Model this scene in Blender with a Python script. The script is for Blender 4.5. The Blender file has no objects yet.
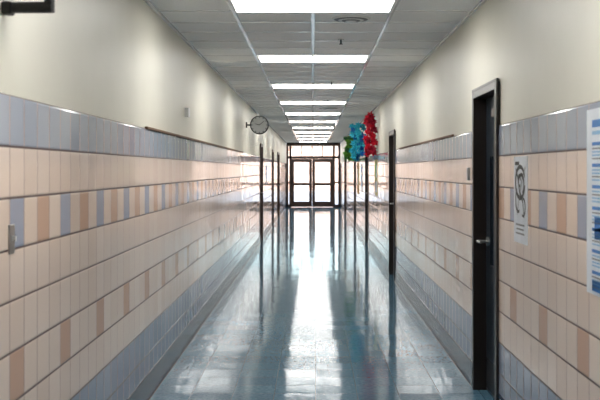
import bpy, bmesh, math, random
from mathutils import Vector, Matrix
random.seed(4)
XL, XR, ZC, YB, YE = -1.19, 1.22, 2.87, -3.0, 46.0
TOP, TS = 1.945, 0.2032
DH = 2.235
COL = bpy.context.scene.collection
bpy.context.scene.view_settings.view_transform = 'Standard'

# ---------------- node helpers ----------------
class N:
    def __init__(s, name):
        s.m = bpy.data.materials.new(name); s.m.use_nodes = True
        s.t = s.m.node_tree; s.b = s.t.nodes['Principled BSDF']; s.out = s.t.nodes['Material Output']
    def put(s, sock, v):
        if v is None: return
        if isinstance(v, bpy.types.NodeSocket): s.t.links.new(v, sock)
        else:
            if isinstance(v, tuple) and len(v) == 3 and sock.type == 'RGBA': v = v + (1,)
            sock.default_value = v
    def math(s, op, a, b=None, c=None):
        n = s.t.nodes.new('ShaderNodeMath'); n.operation = op
        s.put(n.inputs[0], a); s.put(n.inputs[1], b); s.put(n.inputs[2], c)
        return n.outputs[0]
    def vec(s, op, a, b=None, scale=None):
        n = s.t.nodes.new('ShaderNodeVectorMath'); n.operation = op
        s.put(n.inputs[0], a); s.put(n.inputs[1], b)
        if scale is not None: s.put(n.inputs['Scale'], scale)
        return n.outputs[0]
    def mix(s, f, a, b):
        n = s.t.nodes.new('ShaderNodeMix'); n.data_type = 'RGBA'
        s.put(n.inputs[0], f); s.put(n.inputs[6], a); s.put(n.inputs[7], b)
        return n.outputs[2]
    def geo(s):
        return s.t.nodes.new('ShaderNodeNewGeometry')
    def xyz(s, v):
        n = s.t.nodes.new('ShaderNodeSeparateXYZ'); s.put(n.inputs[0], v); return n.outputs
    def comb(s, x, y, z):
        n = s.t.nodes.new('ShaderNodeCombineXYZ')
        s.put(n.inputs[0], x); s.put(n.inputs[1], y); s.put(n.inputs[2], z); return n.outputs[0]
    def noise(s, v, scale, detail=3, rough=0.5):
        n = s.t.nodes.new('ShaderNodeTexNoise'); s.put(n.inputs['Vector'], v)
        n.inputs['Scale'].default_value = scale; n.inputs['Detail'].default_value = detail
        n.inputs['Roughness'].default_value = rough
        return n.outputs[0], n.outputs[1]
    def ramp(s, v, a, b, c=0.0, d=1.0):
        n = s.t.nodes.new('ShaderNodeMapRange'); s.put(n.inputs[0], v)
        for i, q in zip((1, 2, 3, 4), (a, b, c, d)): n.inputs[i].default_value = q
        return n.outputs[0]
    def bump(s, h, strength, dist, normal=None):
        n = s.t.nodes.new('ShaderNodeBump'); s.put(n.inputs['Height'], h)
        n.inputs['Strength'].default_value = strength; n.inputs['Distance'].default_value = dist
        if normal is not None: s.put(n.inputs['Normal'], normal)
        return n.outputs[0]
    def white(s, v):
        n = s.t.nodes.new('ShaderNodeTexWhiteNoise'); n.noise_dimensions = '3D'; s.put(n.inputs[0], v)
        return n.outputs[0], n.outputs[1]

def srgb(r, g, b):
    f = lambda c: (c/255/12.92) if c/255 <= 0.04045 else ((c/255+0.055)/1.055)**2.4
    return (f(r), f(g), f(b), 1)

def simple(name, col, rough=0.5, metal=0.0, var=0.06, scale=8.0, emit=0, bump=0):
    q = N(name)
    p = q.geo().outputs['Position']
    f, _ = q.noise(p, scale, 4)
    dark = tuple(c*(1-var*2) for c in col[:3]) + (1,)
    lite = tuple(min(1, c*(1+var)) for c in col[:3]) + (1,)
    q.put(q.b.inputs['Base Color'], q.mix(q.ramp(f, 0.3, 0.7), dark, lite))
    q.b.inputs['Roughness'].default_value = rough
    q.b.inputs['Metallic'].default_value = metal
    if bump: q.put(q.b.inputs['Normal'], q.bump(f, 0.3, bump))
    if emit:
        q.b.inputs['Emission Color'].default_value = col
        q.b.inputs['Emission Strength'].default_value = emit
    return q.m

def tile_mat(name, y0):
    q = N(name); g = q.geo(); o = q.xyz(g.outputs['Position'])
    u = q.math('DIVIDE', q.math('SUBTRACT', o[1], y0), TS)
    v = q.math('DIVIDE', q.math('SUBTRACT', TOP, o[2]), TS)
    iu, iv = q.math('FLOOR', u), q.math('FLOOR', v)
    fu, fv = q.math('SUBTRACT', u, iu), q.math('SUBTRACT', v, iv)
    du = q.math('MINIMUM', fu, q.math('SUBTRACT', 1.0, fu)); dv = q.math('MINIMUM', fv, q.math('SUBTRACT', 1.0, fv))
    d = q.math('MINIMUM', du, dv)
    m4 = q.math('FLOORED_MODULO', iu, 4.0)
    eq = lambda a, k: q.math('COMPARE', a, float(k), 0.2)
    r2, r5 = eq(iv, 2), eq(iv, 5)
    blue = q.math('MULTIPLY', r2, eq(m4, 0))
    org = q.math('MAXIMUM', q.math('MULTIPLY', r2, eq(m4, 2)), q.math('MULTIPLY', r5, eq(m4, 0)))
    grey = q.math('MAXIMUM', q.math('LESS_THAN', iv, 0.5), q.math('GREATER_THAN', iv, 6.5))
    rv, rc = q.white(q.comb(iu, iv, 1.5))
    beige = q.mix(rv, srgb(236, 214, 197), srgb(243, 224, 209))
    gcol = q.mix(rv, srgb(150, 159, 178), srgb(162, 170, 188))
    c = q.mix(grey, beige, gcol)
    c = q.mix(blue, c, srgb(158, 168, 190))
    c = q.mix(org, c, srgb(214, 176, 152))
    nz, _ = q.noise(g.outputs['Position'], 60, 3)
    c = q.mix(q.math('MULTIPLY', nz, 0.08), c, srgb(190, 160, 135))
    gu = q.ramp(du, 0.020, 0.030, 1.0, 0.0); gv = q.ramp(dv, 0.018, 0.026, 1.0, 0.0)
    gm = q.math('MAXIMUM', gu, gv)
    c = q.mix(gu, c, srgb(158, 130, 116))
    c = q.mix(gv, c, srgb(84, 60, 54))
    q.put(q.b.inputs['Base Color'], c)
    q.put(q.b.inputs['Roughness'], q.math('MULTIPLY_ADD', gm, 0.6, 0.09))
    q.b.inputs['Specular IOR Level'].default_value = 0.8
    q.b.inputs['Specular Tint'].default_value = (0.86, 0.93, 1.0, 1)  # bluish sky sheen on the glaze, put into the specular tint
    tilt = q.vec('SCALE', q.vec('SUBTRACT', rc, (0.5, 0.5, 0.5)), None, 0.014)
    nn = q.vec('NORMALIZE', q.vec('ADD', g.outputs['Normal'], tilt))
    h = q.ramp(d, 0.008, 0.05, 0.0, 1.0)
    lf, _ = q.noise(g.outputs['Position'], 9, 2)
    h = q.math('ADD', h, q.math('MULTIPLY', lf, 0.2))
    q.put(q.b.inputs['Normal'], q.bump(h, 0.6, 0.003, nn))
    return q.m

def floor_mat():
    q = N('waxed_floor_tile'); g = q.geo(); P = g.outputs['Position']; o = q.xyz(P)
    s = 0.3048
    u, v = q.math('DIVIDE', q.math('ADD', o[0], 10*s - 0.02), s), q.math('DIVIDE', q.math('ADD', o[1], 20*s), s)
    iu, iv = q.math('FLOOR', u), q.math('FLOOR', v)
    fu, fv = q.math('SUBTRACT', u, iu), q.math('SUBTRACT', v, iv)
    d = q.math('MINIMUM', q.math('MINIMUM', fu, q.math('SUBTRACT', 1.0, fu)), q.math('MINIMUM', fv, q.math('SUBTRACT', 1.0, fv)))
    rv, rc = q.white(q.comb(iu, iv, 0.5))
    n1, _ = q.noise(P, 35, 5, 0.65)
    n2, _ = q.noise(P, 6, 3)
    c = q.mix(q.ramp(n1, 0.35, 0.65), srgb(66, 100, 120), srgb(98, 130, 148))
    c = q.mix(q.math('MULTIPLY', rv, 0.4), c, srgb(56, 88, 110))
    gm = q.ramp(d, 0.005, 0.013, 1.0, 0.0)
    c = q.mix(q.math('MULTIPLY', gm, 0.5), c, srgb(34, 50, 60))
    q.put(q.b.inputs['Base Color'], c)
    q.put(q.b.inputs['Roughness'], q.math('ADD', q.math('MULTIPLY_ADD', n2, 0.06, 0.03), q.math('MULTIPLY', gm, 0.08)))
    q.b.inputs['Specular Tint'].default_value = (0.65, 0.86, 1.0, 1)  # blue of the daylight reflections is coloured into the floor's specular
    q.b.inputs['Specular IOR Level'].default_value = 0.5
    tilt = q.vec('SCALE', q.vec('SUBTRACT', rc, (0.5, 0.5, 0.5)), None, 0.009)
    nn = q.vec('NORMALIZE', q.vec('ADD', g.outputs['Normal'], tilt))
    n3, _ = q.noise(P, 3.2, 2)
    n4, _ = q.noise(q.vec('MULTIPLY', P, (1.0, 2.0, 1.0)), 15, 2)
    n5, _ = q.noise(P, 60, 2)
    h = q.math('ADD', q.math('MULTIPLY', q.ramp(d, 0.0, 0.02), 0.04), q.math('MULTIPLY', n3, 0.45))
    h = q.math('ADD', h, q.math('MULTIPLY', n4, 0.28))
    h = q.math('ADD', h, q.math('MULTIPLY', n5, 0.05))
    nb = q.bump(h, 0.5, 0.0034, nn)
    q.put(q.b.inputs['Normal'], nb)
    df = q.t.nodes.new('ShaderNodeBsdfDiffuse'); q.put(df.inputs['Color'], c)
    mx = q.t.nodes.new('ShaderNodeMixShader'); mx.inputs[0].default_value = 0.24
    q.t.links.new(q.b.outputs[0], mx.inputs[1]); q.t.links.new(df.outputs[0], mx.inputs[2])
    q.t.links.new(mx.outputs[0], q.out.inputs[0])
    return q.m

def paint_mat():
    q = N('cream_gloss_paint'); g = q.geo(); P = g.outputs['Position']
    n1, _ = q.noise(P, 2.0, 3); n2, _ = q.noise(P, 45, 3)
    c = q.mix(q.ramp(n1, 0.3, 0.7), srgb(210, 207, 192), srgb(216, 213, 199))
    q.put(q.b.inputs['Base Color'], c)
    q.put(q.b.inputs['Roughness'], q.math('MULTIPLY_ADD', n1, 0.06, 0.38))
    h = q.math('ADD', q.math('MULTIPLY', n2, 0.12), q.math('MULTIPLY', n1, .5))
    q.put(q.b.inputs['Normal'], q.bump(h, 0.25, 0.005))
    return q.m

def ceil_mat():
    q = N('acoustic_ceiling_tile'); P = q.geo().outputs['Position']; o = q.xyz(P)
    n1, _ = q.noise(P, 160, 2, 0.7); 
    iv = q.math('FLOOR', q.math('DIVIDE', o[1], 0.61)); iu = q.math('FLOOR', q.math('DIVIDE', o[0], 0.61))
    rv, _ = q.white(q.comb(iu, iv, 0.5))
    c = q.mix(q.ramp(n1, 0.35, 0.5), srgb(236, 236, 236), srgb(248, 248, 248))
    c = q.mix(q.math('MULTIPLY', rv, 0.3), c, srgb(226, 226, 224))
    q.put(q.b.inputs['Base Color'], c); q.b.inputs['Roughness'].default_value = 0.9
    q.put(q.b.inputs['Normal'], q.bump(n1, 0.3, 0.002))
    return q.m

def glass_mat():
    q = N('clear_door_glass')
    q.t.nodes.remove(q.b)
    tr = q.t.nodes.new('ShaderNodeBsdfTransparent'); tr.inputs[0].default_value = (0.93, 0.93, 0.92, 1)
    gl = q.t.nodes.new('ShaderNodeBsdfGlossy'); gl.inputs['Roughness'].default_value = 0.02
    fr = q.t.nodes.new('ShaderNodeFresnel'); fr.inputs[0].default_value = 1.45
    mx = q.t.nodes.new('ShaderNodeMixShader')
    q.t.links.new(fr.outputs[0], mx.inputs[0]); q.t.links.new(tr.outputs[0], mx.inputs[1]); q.t.links.new(gl.outputs[0], mx.inputs[2])
    q.t.links.new(mx.outputs[0], q.out.inputs[0])
    return q.m

def brick_mat():
    q = N('outdoor_brick'); P = q.geo().outputs['Position']; o = q.xyz(P)
    b = q.t.nodes.new('ShaderNodeTexBrick'); q.put(b.inputs['Vector'], q.comb(o[0], o[2], 0.0))
    b.inputs['Color1'].default_value = srgb(205, 155, 128); b.inputs['Color2'].default_value = srgb(240, 212, 192)
    b.inputs['Mortar'].default_value = srgb(240, 228, 216); b.inputs['Scale'].default_value = 1.2
    q.put(q.b.inputs['Base Color'], b.outputs[0]); q.b.inputs['Roughness'].default_value = 0.9
    return q.m

def wood_mat(name, a, b):
    q = N(name); P = q.geo().outputs['Position']
    v = q.vec('MULTIPLY', P, (14.0, 14.0, 1.2))
    n, _ = q.noise(v, 3, 5, 0.6)
    q.put(q.b.inputs['Base Color'], q.mix(q.ramp(n, 0.3, 0.7), a, b)); q.b.inputs['Roughness'].default_value = 0.5
    return q.m

M = dict(
 tl=tile_mat('glazed_tile_west', 4.0555), tr=tile_mat('glazed_tile_east', 4.568),
 floor=floor_mat(), paint=paint_mat(), ceil=ceil_mat(), glass=glass_mat(), brick=brick_mat(),
 grid=simple('ceiling_grid_enamel', srgb(250, 250, 250), 0.12, var=0.01),
 base=simple('vinyl_cove_base', srgb(42, 58, 76), 0.2, 0, 0.1, 5),
 bronze=simple('bronze_frame', srgb(60, 42, 34), 0.35, 0.0),
 jamb=simple('black_brown_frame', srgb(42, 35, 32), 0.3, 0.0),
 leaf=simple('dark_door_enamel', srgb(30, 39, 48), 0.3),
 steel=simple('brushed_steel', srgb(180, 180, 178), 0.3, 0.9),
 black=simple('black_enamel', srgb(14, 14, 16), 0.4),
 white=simple('white_enamel', srgb(232, 232, 230), 0.35), dial=simple('clock_dial_enamel', srgb(205, 206, 204), 0.4),
 paper=simple('white_paper', srgb(222, 228, 236), 0.4),
 grey=simple('mid_grey', srgb(130, 132, 134), 0.5),
 dgrey=simple('dark_grey_ink', srgb(30, 32, 36), 0.5),
 blue=simple('blue_ink', srgb(42, 116, 188), 0.45), lblue=simple('pale_blue_ink', srgb(130, 178, 214), 0.45),
 cork=simple('brown_cork', srgb(112, 84, 62), 0.7),
 lens=simple('light_diffuser', (1.0, 0.98, 0.94, 1), 0.4, emit=18.5, var=0.0),
 red=simple('red_tissue', srgb(235, 36, 66), 0.7, var=0.2, scale=30), pink=simple('dark_red_tissue', srgb(180, 20, 56), 0.7),
 teal=simple('turquoise_tissue', srgb(70, 215, 235), 0.7, var=0.2, scale=30), navy=simple('blue_tissue', srgb(40, 130, 205), 0.7),
 green=simple('lime_tissue', srgb(140, 205, 85), 0.7, var=0.2, scale=30), yellow=simple('pale_yellow_paper', srgb(206, 196, 140), 0.6),
 gpaper=simple('green_paper', srgb(90, 150, 90), 0.6), orange=simple('pale_orange_paper', srgb(220, 175, 130), 0.6),
 oak=wood_mat('honey_oak', srgb(140, 98, 60), srgb(176, 128, 80)),
 pave=simple('concrete_paving', srgb(210, 204, 194), 0.8, scale=2),
 dglass=simple('dark_window_glass', srgb(50, 60, 70), 0.1),
)

# ---------------- mesh helpers ----------------
def finish(bm, name, mats, bevel=0, smooth=False):
    me = bpy.data.meshes.new(name); bm.normal_update(); bm.to_mesh(me); bm.free()
    for m in mats: me.materials.append(M[m])
    o = bpy.data.objects.new(name, me); COL.objects.link(o)
    if bevel:
        b = o.modifiers.new('bevel', 'BEVEL'); b.width = bevel; b.segments = 2; b.limit_method = 'ANGLE'
    if smooth:
        for p in me.polygons: p.use_smooth = True
        try: me.set_sharp_from_angle(angle=math.radians(40))
        except Exception: pass
    return o
def addbox(bm, x0, x1, y0, y1, z0, z1, mi=0):
    x0, x1 = min(x0, x1), max(x0, x1)
    vs = [bm.verts.new((x, y, z)) for x in (x0, x1) for y in (y0, y1) for z in (z0, z1)]
    for f in ((0,1,3,2),(4,6,7,5),(0,4,5,1),(2,3,7,6),(0,2,6,4),(1,5,7,3)):
        fc = bm.faces.new([vs[i] for i in f]); fc.material_index = mi
def boxes(name, L, mats, bevel=0):
    bm = bmesh.new()
    for b in L: addbox(bm, *b)
    bmesh.ops.recalc_face_normals(bm, faces=bm.faces)
    return finish(bm, name, mats, bevel)
def addcyl(bm, p0, p1, r, r2=None, seg=24, mi=0):
    p0, p1 = Vector(p0), Vector(p1); d = p1-p0
    rot = d.to_track_quat('Z', 'Y').to_matrix().to_4x4()
    res = bmesh.ops.create_cone(bm, cap_ends=True, segments=seg, radius1=r, radius2=r if r2 is None else r2, depth=d.length,
        matrix=Matrix.Translation((p0+p1)/2) @ rot)
    for f in {f for v in res['verts'] for f in v.link_faces}: f.material_index = mi
def cyls(name, L, mats, smooth=True, bevel=0):
    bm = bmesh.new()
    for c in L: addcyl(bm, *c[:2], **c[2])
    return finish(bm, name, mats, bevel, smooth)
def tag(o, label, cat, group=None, kind=None):
    o['label'] = label; o['category'] = cat
    if group: o['group'] = group
    if kind: o['kind'] = kind
    return o
def empty(name, loc):
    e = bpy.data.objects.new(name, None); e.location = loc; e.empty_display_size = 0.1; COL.objects.link(e); return e
def par(ch, p):
    ch.parent = p; ch.matrix_parent_inverse = Matrix.Translation(p.location).inverted(); return ch

# ---------------- shell ----------------
doorsR = [(6.80, 7.80), (15.35, 16.4), (22.9, 23.9), (29.5, 30.5)]
doorsL = [(23.3, 24.3), (30.0, 31.0)]
oakL = [(34.6, 36.4)]; oakR = [(38.0, 39.8)]
def wall(name, s, X, ops, tmat, lab):
    T = 0.2
    xa, xb = X + s*0.01, X + s*(0.01+T)
    L = []; W = []
    cur = YB
    for a, b in sorted(ops) + [(YE+0.2, None)]:
        L.append((xa, xb, cur, a, 0, ZC)); 
        W.append((X, X+s*0.0099, cur, min(a, YE), 0.0, TOP))
        if b is None: break
        L.append((xa, xb, a, b, DH, ZC)); cur = b
    w = boxes(name, L, ['paint']); tag(w, lab, 'wall', kind='structure')
    return W
WL = wall('wall_left', -1, XL, doorsL+oakL, 'tl', 'glossy cream painted corridor wall above tile')
WR = wall('wall_right', 1, XR, doorsR+oakR, 'tr', 'glossy cream painted corridor wall above tile with doors')
t = boxes('trim_1', WL, ['tl']); tag(t, 'glazed beige and grey tile wainscot with accent rows', 'tile wall', kind='structure')
t = boxes('trim_2', WR, ['tr']); tag(t, 'glazed beige and grey tile wainscot with accent rows and door gaps', 'tile wall', kind='structure')
tag(boxes('wall_back', [(XL-.2, XR+.2, YB-.2, YB, 0, ZC)], ['paint']), 'plain cream painted corridor end wall', 'wall', kind='structure')
tag(boxes('floor', [(XL-.25, XR+.25, YB-.2, YE+.2, -0.1, 0)], ['floor']), 'shiny waxed blue-grey floor tiles', 'floor', kind='structure')
tag(boxes('ceiling', [(XL-.25, XR+.25, YB-.2, YE+.2, ZC, ZC+.1)], ['ceil']), 'grey acoustic tiles in a suspended ceiling', 'ceiling', kind='structure')
# coved baseboards
def baseboard(name, s, X, ops):
    bm = bmesh.new(); cur = YB
    prof = [(0, 0.185), (-0.005, 0.184), (-0.008, 0.178), (-0.008, 0.04), (-0.010, 0.015), (-0.014, 0.004), (-0.018, 0.0), (0, 0)]
    for a, b in sorted(ops) + [(YE, None)]:
        y0, y1 = cur, a
        A = [bm.verts.new((X + s*p[0], y0, p[1]+0.0005)) for p in prof]; B = [bm.verts.new((X + s*p[0], y1, p[1]+0.0005)) for p in prof]
        k = len(prof)
        for i in range(k): bm.faces.new([A[i], A[(i+1) % k], B[(i+1) % k], B[i]])
        bm.faces.new(A); bm.faces.new(B)
        if b is None: break
        cur = b
    bmesh.ops.recalc_face_normals(bm, faces=bm.faces)
    tag(finish(bm, name, ['base']), 'dark blue-grey vinyl cove base along the tiled wall', 'baseboard', kind='structure')
baseboard('baseboard_left', -1, XL, [(a-.03, b+.03) for a, b in doorsL+oakL])
baseboard('baseboard_right', 1, XR, [(a-.03, b+.03) for a, b in doorsR+oakR])
# ceiling grid
L = []
for x in (-0.61, 0.0, 0.61): L.append((x-.014, x+.014, YB, YE, ZC-.008, ZC))
G0 = 7.6 - 0.305
k0 = int((G0-YB)/0.61)
y = G0 - k0*0.61
while y < YE:
    L.append((XL-.005, XR+.005, y-.014, y+.014, ZC-.0075, ZC)); y += 0.61
for X, s in ((XL-.01, 1), (XR+.01, -1)): L.append((X, X+s*.022, YB, YE, ZC-.02, ZC))
tag(boxes('trim_3', L, ['grid']), 'thin white metal suspended ceiling grid', 'ceiling grid', kind='structure')

# ---------------- ceiling lights ----------------
y = 7.6 - 3.66
while y < YE-1:
    e = empty('ceiling_light', (0, y, ZC-.008))
    tag(e, 'lit rectangular fluorescent troffer set across the ceiling', 'ceiling light', 'fluorescent ceiling troffers')
    hx, hy = .602, .298
    fr = boxes('light_frame', [(-hx, hx, y-hy, y-hy+.025, ZC-.018, ZC-.009), (-hx, hx, y+hy-.025, y+hy, ZC-.018, ZC-.009),
        (-hx, -hx+.025, y-hy+.025, y+hy-.025, ZC-.018, ZC-.009), (hx-.025, hx, y-hy+.025, y+hy-.025, ZC-.018, ZC-.009)], ['white'])
    ln = boxes('light_diffuser', [(-hx+.025, hx-.025, y-hy+.025, y+hy-.025, ZC-.015, ZC-.009)], ['lens'])
    par(fr, e); par(ln, e)
    y += 3.66

# ---------------- doors ----------------
dn = [0]
def door(s, X, y0, y1, leafm, framem, lab, double=False):
    dn[0] += 1; n = 'door_%d' % dn[0]
    e = empty(n, (X + s*0.1, (y0+y1)/2, 0)); tag(e, lab, 'door', kind='structure')
    j = .05
    xi, xo = X - s*0.018, X + s*0.2
    fr = boxes('door_frame', [(xi, xo, y0-.0, y0+j, 0, DH), (xi, xo, y1-j, y1, 0, DH), (xi, xo, y0+j, y1-j, DH-j, DH),
        (xi, X+s*.0, y0-.02, y0, 0, DH+.02), (xi, X, y1, y1+.02, 0, DH+.02), (xi, X, y0, y1, DH, DH+.02),
        (X+s*.125, X+s*.15, y0+j, y0+j+.015, 0, DH-j), (X+s*.125, X+s*.15, y1-j-.015, y1-j, 0, DH-j)], [framem], .003)
    par(fr, e)
    spans = [(y0+j+.003, y1-j-.003)]
    if double:
        m = (y0+y1)/2; spans = [(y0+j+.003, m-.002), (m+.002, y1-j-.003)]
    for a, b in spans:
        x0, x1 = X + s*.08, X + s*.124
        w = b-a; ga, gb = (b-.30, b-.16)
        zz = [(0.008, 0.95), (0.95, 1.75), (1.75, DH-j-.003)]
        lf = boxes('door_leaf', [(x0, x1, a, b, zz[0][0], zz[0][1]), (x0, x1, a, ga, *zz[1]), (x0, x1, gb, b, *zz[1]), (x0, x1, a, b, *zz[2])], [leafm])
        par(lf, e)
        par(boxes('door_glass', [(X+s*.098, X+s*.106, ga, gb, .95, 1.75)], ['dglass']), e)
        fx = x0
        yh = b-.075
        par(cyls('door_handle', [((fx, yh, 1.12), (fx-s*.012, yh, 1.12), dict(r=.034)), ((fx-s*.01, yh, 1.12), (fx-s*.08, yh, 1.12), dict(r=.012)),
            ((fx-s*.075, yh+.01, 1.12), (fx-s*.075, yh-.125, 1.122), dict(r=.012, r2=.010))], ['steel']), e)
        par(boxes('kick_plate', [(fx, fx-s*.003, a+.02, b-.02, .03, .25)], ['steel' if leafm == 'oak' else 'dgrey']), e)
        for z in (.25, 1.1, 1.95):
            par(cyls('hinge', [((fx-s*.006, a-.004, z-.05), (fx-s*.006, a-.004, z+.05), dict(r=.008, seg=10))], ['steel']), e)
        par(boxes('door_closer', [(fx-s*.001, fx-s*.05, a+.12, a+.4, 2.02, 2.08), (fx-s*.03, fx-s*.045, a+.0, a+.2, 2.09, 2.10)], ['bronze'], .004), e)
    return e
labs = ['dark classroom door recessed in a black metal frame with lever handle', 'dark recessed classroom door beside bare tile wall',
        'dark classroom door beneath tissue decorations', 'dark classroom door near the glass exit']
for (a, b), l in zip(doorsR, labs): door(1, XR, a, b, 'leaf', 'jamb', l)
for (a, b), l in zip(doorsL, ['dark classroom door just past the wall clock', 'dark classroom door farther down the tiled wall']): door(-1, XL, a, b, 'leaf', 'bronze', l)
for a, b in oakL: door(-1, XL, a, b, 'oak', 'bronze', 'pair of honey oak doors near the exit', True)
for a, b in oakR: door(1, XR, a, b, 'oak', 'bronze', 'pair of honey oak doors beside the exit', True)

# ---------------- glazed end ----------------
y0, y1 = YE, YE+.1
cx = -0.04
xd = [cx-.93, cx+.93]
zt, z2, z3 = 2.15, 2.27, 2.72
fr = [(XL-.0, XR, y0, y1, z3, ZC), (XL, XR, y0, y1, zt, z2)]
for x in (XL+.05, xd[0]-.04, xd[1]+.04, XR-.05): fr.append((x-.05, x+.05, y0, y1, 0, z3))
for x in (cx-.46, cx, cx+.46): fr.append((x-.02, x+.02, y0, y1, z2, z3))
for a, b in ((XL, xd[0]-.06), (xd[1]+.06, XR)): fr.append((a, b, y0, y1, 0, .12)); fr.append((a, b, y0, y1, 1.05, 1.12))
e = empty('window_1', (cx, y0+.05, 0)); tag(e, 'bronze storefront frame with transom and sidelight panes around exit doors', 'window', kind='structure')
par(boxes('window_frame', fr, ['bronze']), e)
gl = par(boxes('window_glass', [(XL+.05, xd[0]-.05, y0+.045, y0+.055, .1, zt+.02), (xd[1]+.05, XR-.05, y0+.045, y0+.055, .1, zt+.02), (XL+.05, XR-.05, y0+.045, y0+.055, z2-.01, z3+.01)], ['glass']), e)
for a, b, hy in ((xd[0], cx-.004, 'r'), (cx+.004, xd[1], 'l')):
    dn[0] += 1
    e = empty('door_%d' % dn[0], ((a+b)/2, y0+.04, 0)); tag(e, 'glazed bronze exit door with push bar, daylight behind', 'door', kind='structure')
    par(boxes('door_leaf', [(a, a+.13, y0+.02, y0+.065, .01, zt-.005), (b-.13, b, y0+.02, y0+.065, .01, zt-.005), (a+.13, b-.13, y0+.02, y0+.065, .01, .25),
        (a+.13, b-.13, y0+.02, y0+.065, zt-.15, zt-.005), (a+.13, b-.13, y0+.02, y0+.065, .96, 1.08)], ['bronze']), e)
    par(boxes('door_glass', [(a+.12, b-.12, y0+.04, y0+.048, .2, zt-.1)], ['glass']), e)
    par(boxes('push_bar', [(a+.05, b-.05, y0-.04, y0-.015, 1.0, 1.05), (a+.05, a+.1, y0-.016, y0+.021, .99, 1.06), (b-.1, b-.05, y0-.016, y0+.021, .99, 1.06)], ['bronze'], .004), e)
# outdoors
o = boxes('ground', [(-30, 30, YE+.2, 110, -.12, -.02)], ['pave']); tag(o, 'sunlit concrete paving outside the exit', 'pavement', kind='structure')
e = empty('brick_building', (0, 84, 0)); tag(e, 'sunlit low brick building across the paved yard', 'building')
par(boxes('building_wall', [(-14, 14, 82, 86, -.02, 3.6)], ['brick']), e)
par(boxes('roof_edge', [(-14.2, 14.2, 81.7, 86.2, 3.6, 3.9)], ['white']), e)

# ---------------- clock ----------------
cxx, cy, cz = -.957, 18.5, 2.455
e = empty('wall_clock', (cxx, cy, cz)); tag(e, 'round double-faced clock with black rim on wall bracket', 'clock')
par(cyls('clock_case', [((cxx, cy-.045, cz), (cxx, cy+.045, cz), dict(r=.168, seg=48))], ['black'], bevel=.006), e)
par(cyls('clock_face', [((cxx, cy-.047, cz), (cxx, cy-.0455, cz), dict(r=.150, seg=48))], ['dial']), e)
bm = bmesh.new()
hub = [bm.verts.new((cxx+math.sin(a*math.pi/36)*r, cy-.0485, cz+math.cos(a*math.pi/36)*r)) for r in (.146, .149) for a in range(72)]
for a in range(72): bm.faces.new([hub[a], hub[(a+1) % 72], hub[72+(a+1) % 72], hub[72+a]])
for k in range(12):
    i0, i1 = (k*6-1) % 72, (k*6+1) % 72
    va, vm, vb = hub[i0], hub[(k*6) % 72], hub[i1]
    q0 = bm.verts.new((va.co.x*.85+cxx*.15, cy-.0485, va.co.z*.85+cz*.15)); q1 = bm.verts.new((vb.co.x*.85+cxx*.15, cy-.0485, vb.co.z*.85+cz*.15))
    bm.faces.new([va, vm, vb, q1, q0])
par(finish(bm, 'clock_markings', ['grey']), e)
def hand(nm, ang, ln, r):
    par(cyls(nm, [((cxx, cy-.051, cz), (cxx+math.sin(ang)*ln, cy-.051, cz+math.cos(ang)*ln), dict(r=r, r2=r*.5, seg=8))], ['black']), e)
hand('hour_hand', math.radians(285), .08, .008); hand('minute_hand', math.radians(50), .115, .006)
par(boxes('clock_bracket', [(XL-.01, XL+.012, cy-.05, cy+.05, cz-.05, cz+.05), (XL+.012, cxx-.16, cy-.02, cy+.02, cz-.013, cz+.013)], ['black'], .003), e)

# ---------------- ceiling bits ----------------
def diffuser(x, y, r, lab):
    e = empty('ceiling_speaker', (x, y, ZC)); tag(e, lab, 'ceiling speaker', 'round ceiling grilles')
    bm = bmesh.new()
    addcyl(bm, (x, y, ZC-.0), (x, y, ZC-.012), r, r*.94, 48)
    par(finish(bm, 'speaker_rim', ['white'], 0, True), e)
    bm = bmesh.new()
    for k in range(4):
        rr = r*(.85-.19*k); addcyl(bm, (x, y, ZC-.012-.004*k), (x, y, ZC-.017-.004*k), rr, rr*.93, 40, mi=k % 2)
    par(finish(bm, 'speaker_grille', ['grey', 'white'], 0, True), e)
diffuser(.305, 8.3, .16, 'round white ceiling grille beside the first lit troffer')
diffuser(.305, 20.3, .22, 'round white ceiling grille farther down the corridor')
def sprinkler(x, y):
    e = empty('sprinkler_head', (x, y, ZC)); tag(e, 'small pendant sprinkler head on a ceiling tile', 'sprinkler', 'ceiling sprinklers')
    par(cyls('sprinkler_collar', [((x, y, ZC), (x, y, ZC-.006), dict(r=.03))], ['steel']), e)
    par(cyls('sprinkler_body', [((x, y, ZC-.006), (x, y, ZC-.045), dict(r=.009, seg=12)), ((x, y, ZC-.045), (x, y, ZC-.049), dict(r=.018, seg=16))], ['dgrey']), e)
for y in (9.63, 14.3, 18.0): sprinkler(.26, y)

# ---------------- wall bits ----------------
def plate(name, s, X, y, z, w, h, d, mat, lab, cat):
    o = boxes(name, [(X+s*.004, X-s*d, y-w/2, y+w/2, z-h/2, z+h/2)], [mat], min(.003, d*.3)); tag(o, lab, cat); return o
e = empty('light_switch', (XL, 4.07, 1.38)); tag(e, 'brushed metal switch plate on beige tile', 'switch')
par(boxes('switch_plate', [(XL-.002, XL+.006, 4.035, 4.105, 1.32, 1.435)], ['steel'], .002), e)
par(boxes('switch_toggle', [(XL+.006, XL+.02, 4.064, 4.076, 1.37, 1.39)], ['white'], .001), e)
plate('motion_sensor', -1, XL-.01, 9.7, 2.19, .12, .085, .04, 'white', 'small white sensor box on painted wall', 'sensor')
plate('thermostat', 1, XR, 8.05, 1.62, .07, .10, .02, 'grey', 'small grey control box on tile beside the dark door', 'thermostat')
tag(boxes('display_rail', [(XL-.012, XL+.012, 7.37, 17.6, TOP-.003, TOP+.016)], ['cork'], .003), 'long brown cork display rail along the tile top', 'display rail', 'cork display rails')
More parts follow.
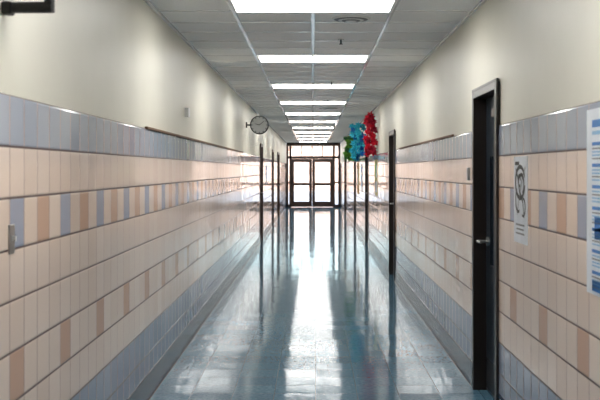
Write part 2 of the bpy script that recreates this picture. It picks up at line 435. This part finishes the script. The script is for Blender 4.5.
tag(boxes('display_rail', [(XR+.012, XR-.012, 9.0, 14.6, TOP-.003, TOP+.016)], ['cork'], .003), 'shorter brown cork display rail between two doors', 'display rail', 'cork display rails')
yb = 4.0
e = empty('wall_bracket', (XL, yb, 2.27)); tag(e, 'black metal bracket arm reaching out from painted wall', 'bracket')
par(boxes('mounting_plate', [(XL-.012, XL+.03, yb-.03, yb+.03, 2.25, 2.30)], ['black'], .008), e)
par(cyls('bracket_arm', [((XL+.004, yb, 2.279), (-1.01, yb, 2.279), dict(r=.022)), ((-1.02, yb, 2.26), (-1.02, yb, 2.42), dict(r=.02))], ['black']), e)
par(boxes('bracket_head', [(-1.08, -.96, yb-.05, yb+.05, 2.42, 2.435)], ['black'], .003), e)

# posters
def poster(s, X, y0, y1, z0, z1, patches, lab, base='paper', curves=None):
    mats = [base]
    bm = bmesh.new()
    addbox(bm, X+s*.002, X-s*.004, y0, y1, z0, z1, 0)
    for (u0, u1, v0, v1, m) in patches:
        if m not in mats: mats.append(m)
        ya, yb_ = (y1-(y1-y0)*u1, y1-(y1-y0)*u0) if s > 0 else (y0+(y1-y0)*u0, y0+(y1-y0)*u1)
        addbox(bm, X-s*.004, X-s*.005, ya, yb_, z0+(z1-z0)*v0, z0+(z1-z0)*v1, mats.index(m))
    for pts, th, m in (curves or []):
        if m not in mats: mats.append(m)
        P = [Vector((X-s*.0055, y1-(y1-y0)*u, z0+(z1-z0)*v)) for u, v in pts]
        rows = []
        for i, p in enumerate(P):
            t = (P[min(i+1, len(P)-1)]-P[max(i-1, 0)]).normalized()
            nrm = Vector((0, -t.z, t.y))*th*(.6+.4*math.sin(math.pi*i/(len(P)-1)))
            rows.append((bm.verts.new(p+nrm), bm.verts.new(p-nrm)))
        for a, b in zip(rows, rows[1:]):
            f = bm.faces.new([a[0], b[0], b[1], a[1]]); f.material_index = mats.index(m)
    bmesh.ops.recalc_face_normals(bm, faces=bm.faces)
    return tag(finish(bm, 'poster', mats), lab, 'poster')
P1 = [(.14, .9, .90, .94, 'blue'), (.14, .7, .86, .88, 'lblue')]
for k in range(7):
    v = .82-k*.115
    P1 += [(.14, .6, v-.018, v, 'blue')]
    for r in range(4):
        P1.append((.14, .9-.12*((r*3+k) % 4), v-.038-r*.018, v-.03-r*.018, 'lblue' if (k+r) % 3 else 'grey'))
P1 += [(.2, .95, .30, .42, 'blue'), (.14, .9, .02, .08, 'blue')]
poster(1, XR, 3.95, 4.59, 1.11, 1.915, P1, 'white poster with blue headings and blocks of small text')
P2 = [(.15, .8, .2, .222, 'grey'), (.2, .75, .15, .17, 'grey'), (.15, .8, .1, .12, 'grey'), (.1, .4, .9, .94, 'dgrey')]
arc = lambda cu, cv, ru, rv, a0, a1, n=16: [(cu+ru*math.cos(math.radians(a0+(a1-a0)*i/n)), cv+rv*math.sin(math.radians(a0+(a1-a0)*i/n))) for i in range(n+1)]
C2 = [(arc(.5, .70, .36, .18, 20, 350, 24), .015, 'dgrey'), (arc(.58, .68, .2, .11, -60, 160), .012, 'dgrey'), (arc(.35, .5, .2, .14, 120, 300), .012, 'dgrey'),
      (arc(.72, .42, .16, .1, -120, 100), .010, 'dgrey'), ([(.15, .86), (.35, .74), (.45, .6), (.7, .48), (.8, .3)], .012, 'dgrey'), ([(.9, .88), (.7, .78), (.5, .6), (.25, .32)], .008, 'grey'), (arc(.45, .72, .09, .06, 0, 300), .012, 'dgrey')]
poster(1, XR, 5.87, 6.25, 1.22, 1.73, P2, 'white notice with loose dark line drawing and text lines', curves=C2)
poster(1, XR, 19.5, 20.4, 1.15, 1.85, [(.1, .45, .55, .9, 'green'), (.55, .9, .5, .85, 'paper'), (.1, .9, .1, .4, 'paper'), (.3, .5, .15, .5, 'gpaper')], 'pale yellow and green student art display on tile', base='yellow')
poster(1, XR, 25.4, 26.2, 1.1, 1.8, [(.1, .9, .7, .9, 'blue'), (.1, .9, .2, .6, 'lblue')], 'white and blue paper notice on tile')
poster(1, XR, 27.2, 28.6, 1.0, 1.85, [(.1, .5, .3, .8, 'paper'), (.6, .9, .3, .8, 'yellow')], 'orange paper display on the tiled wall', base='orange')
poster(-1, XL, 26.0, 26.6, 1.3, 1.8, [(.1, .9, .7, .9, 'blue'), (.1, .9, .2, .6, 'lblue')], 'small pale notice on tile near the clock')

# tissue decorations: many folded paper frills
def tissue(x0, x1, y, z0, z1, m1, m2, n, lab):
    bm = bmesh.new(); xm = (x0+x1)/2; hw = (x1-x0)/2
    for k in range(n):
        t = random.random()
        w = .55+.45*abs(math.sin(t*math.pi*3.3+.7))
        c = Vector((xm + hw*.85*w*random.uniform(-1, 1), y+random.uniform(-.16, .16), z1-.05-(z1-z0-.1)*t))
        mi = 1 if random.random() < .4 else 0
        for pz in range(7):
            ax = Vector((random.gauss(0, 1), random.gauss(0, 1), random.gauss(0, 1))).normalized()
            e1 = ax.orthogonal().normalized(); e2 = ax.cross(e1)
            r = random.uniform(.025, .062); cv = bm.verts.new(c)
            ring = []
            for a in range(12):
                th = a*math.pi/6; rr = r*(1 + (.45 if a % 2 else -.25))
                ring.append(bm.verts.new(c + (e1*math.cos(th)+e2*math.sin(th))*rr + ax*(.018*(1 if a % 2 else -1)+random.uniform(0, .014))))
            for a in range(12):
                f = bm.faces.new([cv, ring[a], ring[(a+1) % 12]]); f.material_index = mi
    e = empty('tissue_garland', (xm, y, z1)); tag(e, lab, 'paper decoration', 'tissue paper hallway decorations')
    par(finish(bm, 'tissue_flowers', [m1, m2]), e)
    par(cyls('hanging_string', [((xm, y, z0+.1), (xm, y, ZC), dict(r=.003, seg=6))], ['white']), e)
tissue(.98, 1.20, 19.6, 1.9, 2.76, 'red', 'pink', 44, 'tall cluster of red tissue flowers hanging from the ceiling')
tissue(.82, 1.20, 23.4, 1.86, 2.74, 'teal', 'navy', 62, 'cluster of turquoise and blue tissue flowers hanging from the ceiling')
tissue(.84, 1.20, 28.6, 1.9, 2.60, 'green', 'gpaper', 50, 'cluster of lime green tissue flowers hanging from the ceiling')

# ---------------- world, sun, camera ----------------
w = bpy.data.worlds.new('World'); bpy.context.scene.world = w; w.use_nodes = True
nt = w.node_tree; bg = nt.nodes['Background']
sk = nt.nodes.new('ShaderNodeTexSky'); sk.sky_type = 'NISHITA'; sk.sun_disc = False
sk.sun_elevation = math.radians(45); sk.sun_rotation = math.radians(200)
nt.links.new(sk.outputs[0], bg.inputs[0]); bg.inputs[1].default_value = 1.0
sd = bpy.data.lights.new('sun', 'SUN'); sd.energy = 6.5; sd.angle = math.radians(.5); sd.color = (1, .96, .92)
so = bpy.data.objects.new('sun', sd); COL.objects.link(so); so.rotation_euler = (math.radians(48), 0, math.radians(-20))
so.location = (0, 40, 20)

cd = bpy.data.cameras.new('camera'); cd.sensor_width = 36; cd.lens = 62.0
cd.shift_x = -13/600; cd.shift_y = -30/600; cd.clip_end = 300
cd.dof.use_dof = True; cd.dof.focus_distance = 12; cd.dof.aperture_fstop = 5.6
co = bpy.data.objects.new('camera', cd); COL.objects.link(co)
co.location = (0, 0, 1.65); co.rotation_euler = (math.radians(90), 0, 0)
bpy.context.scene.camera = co
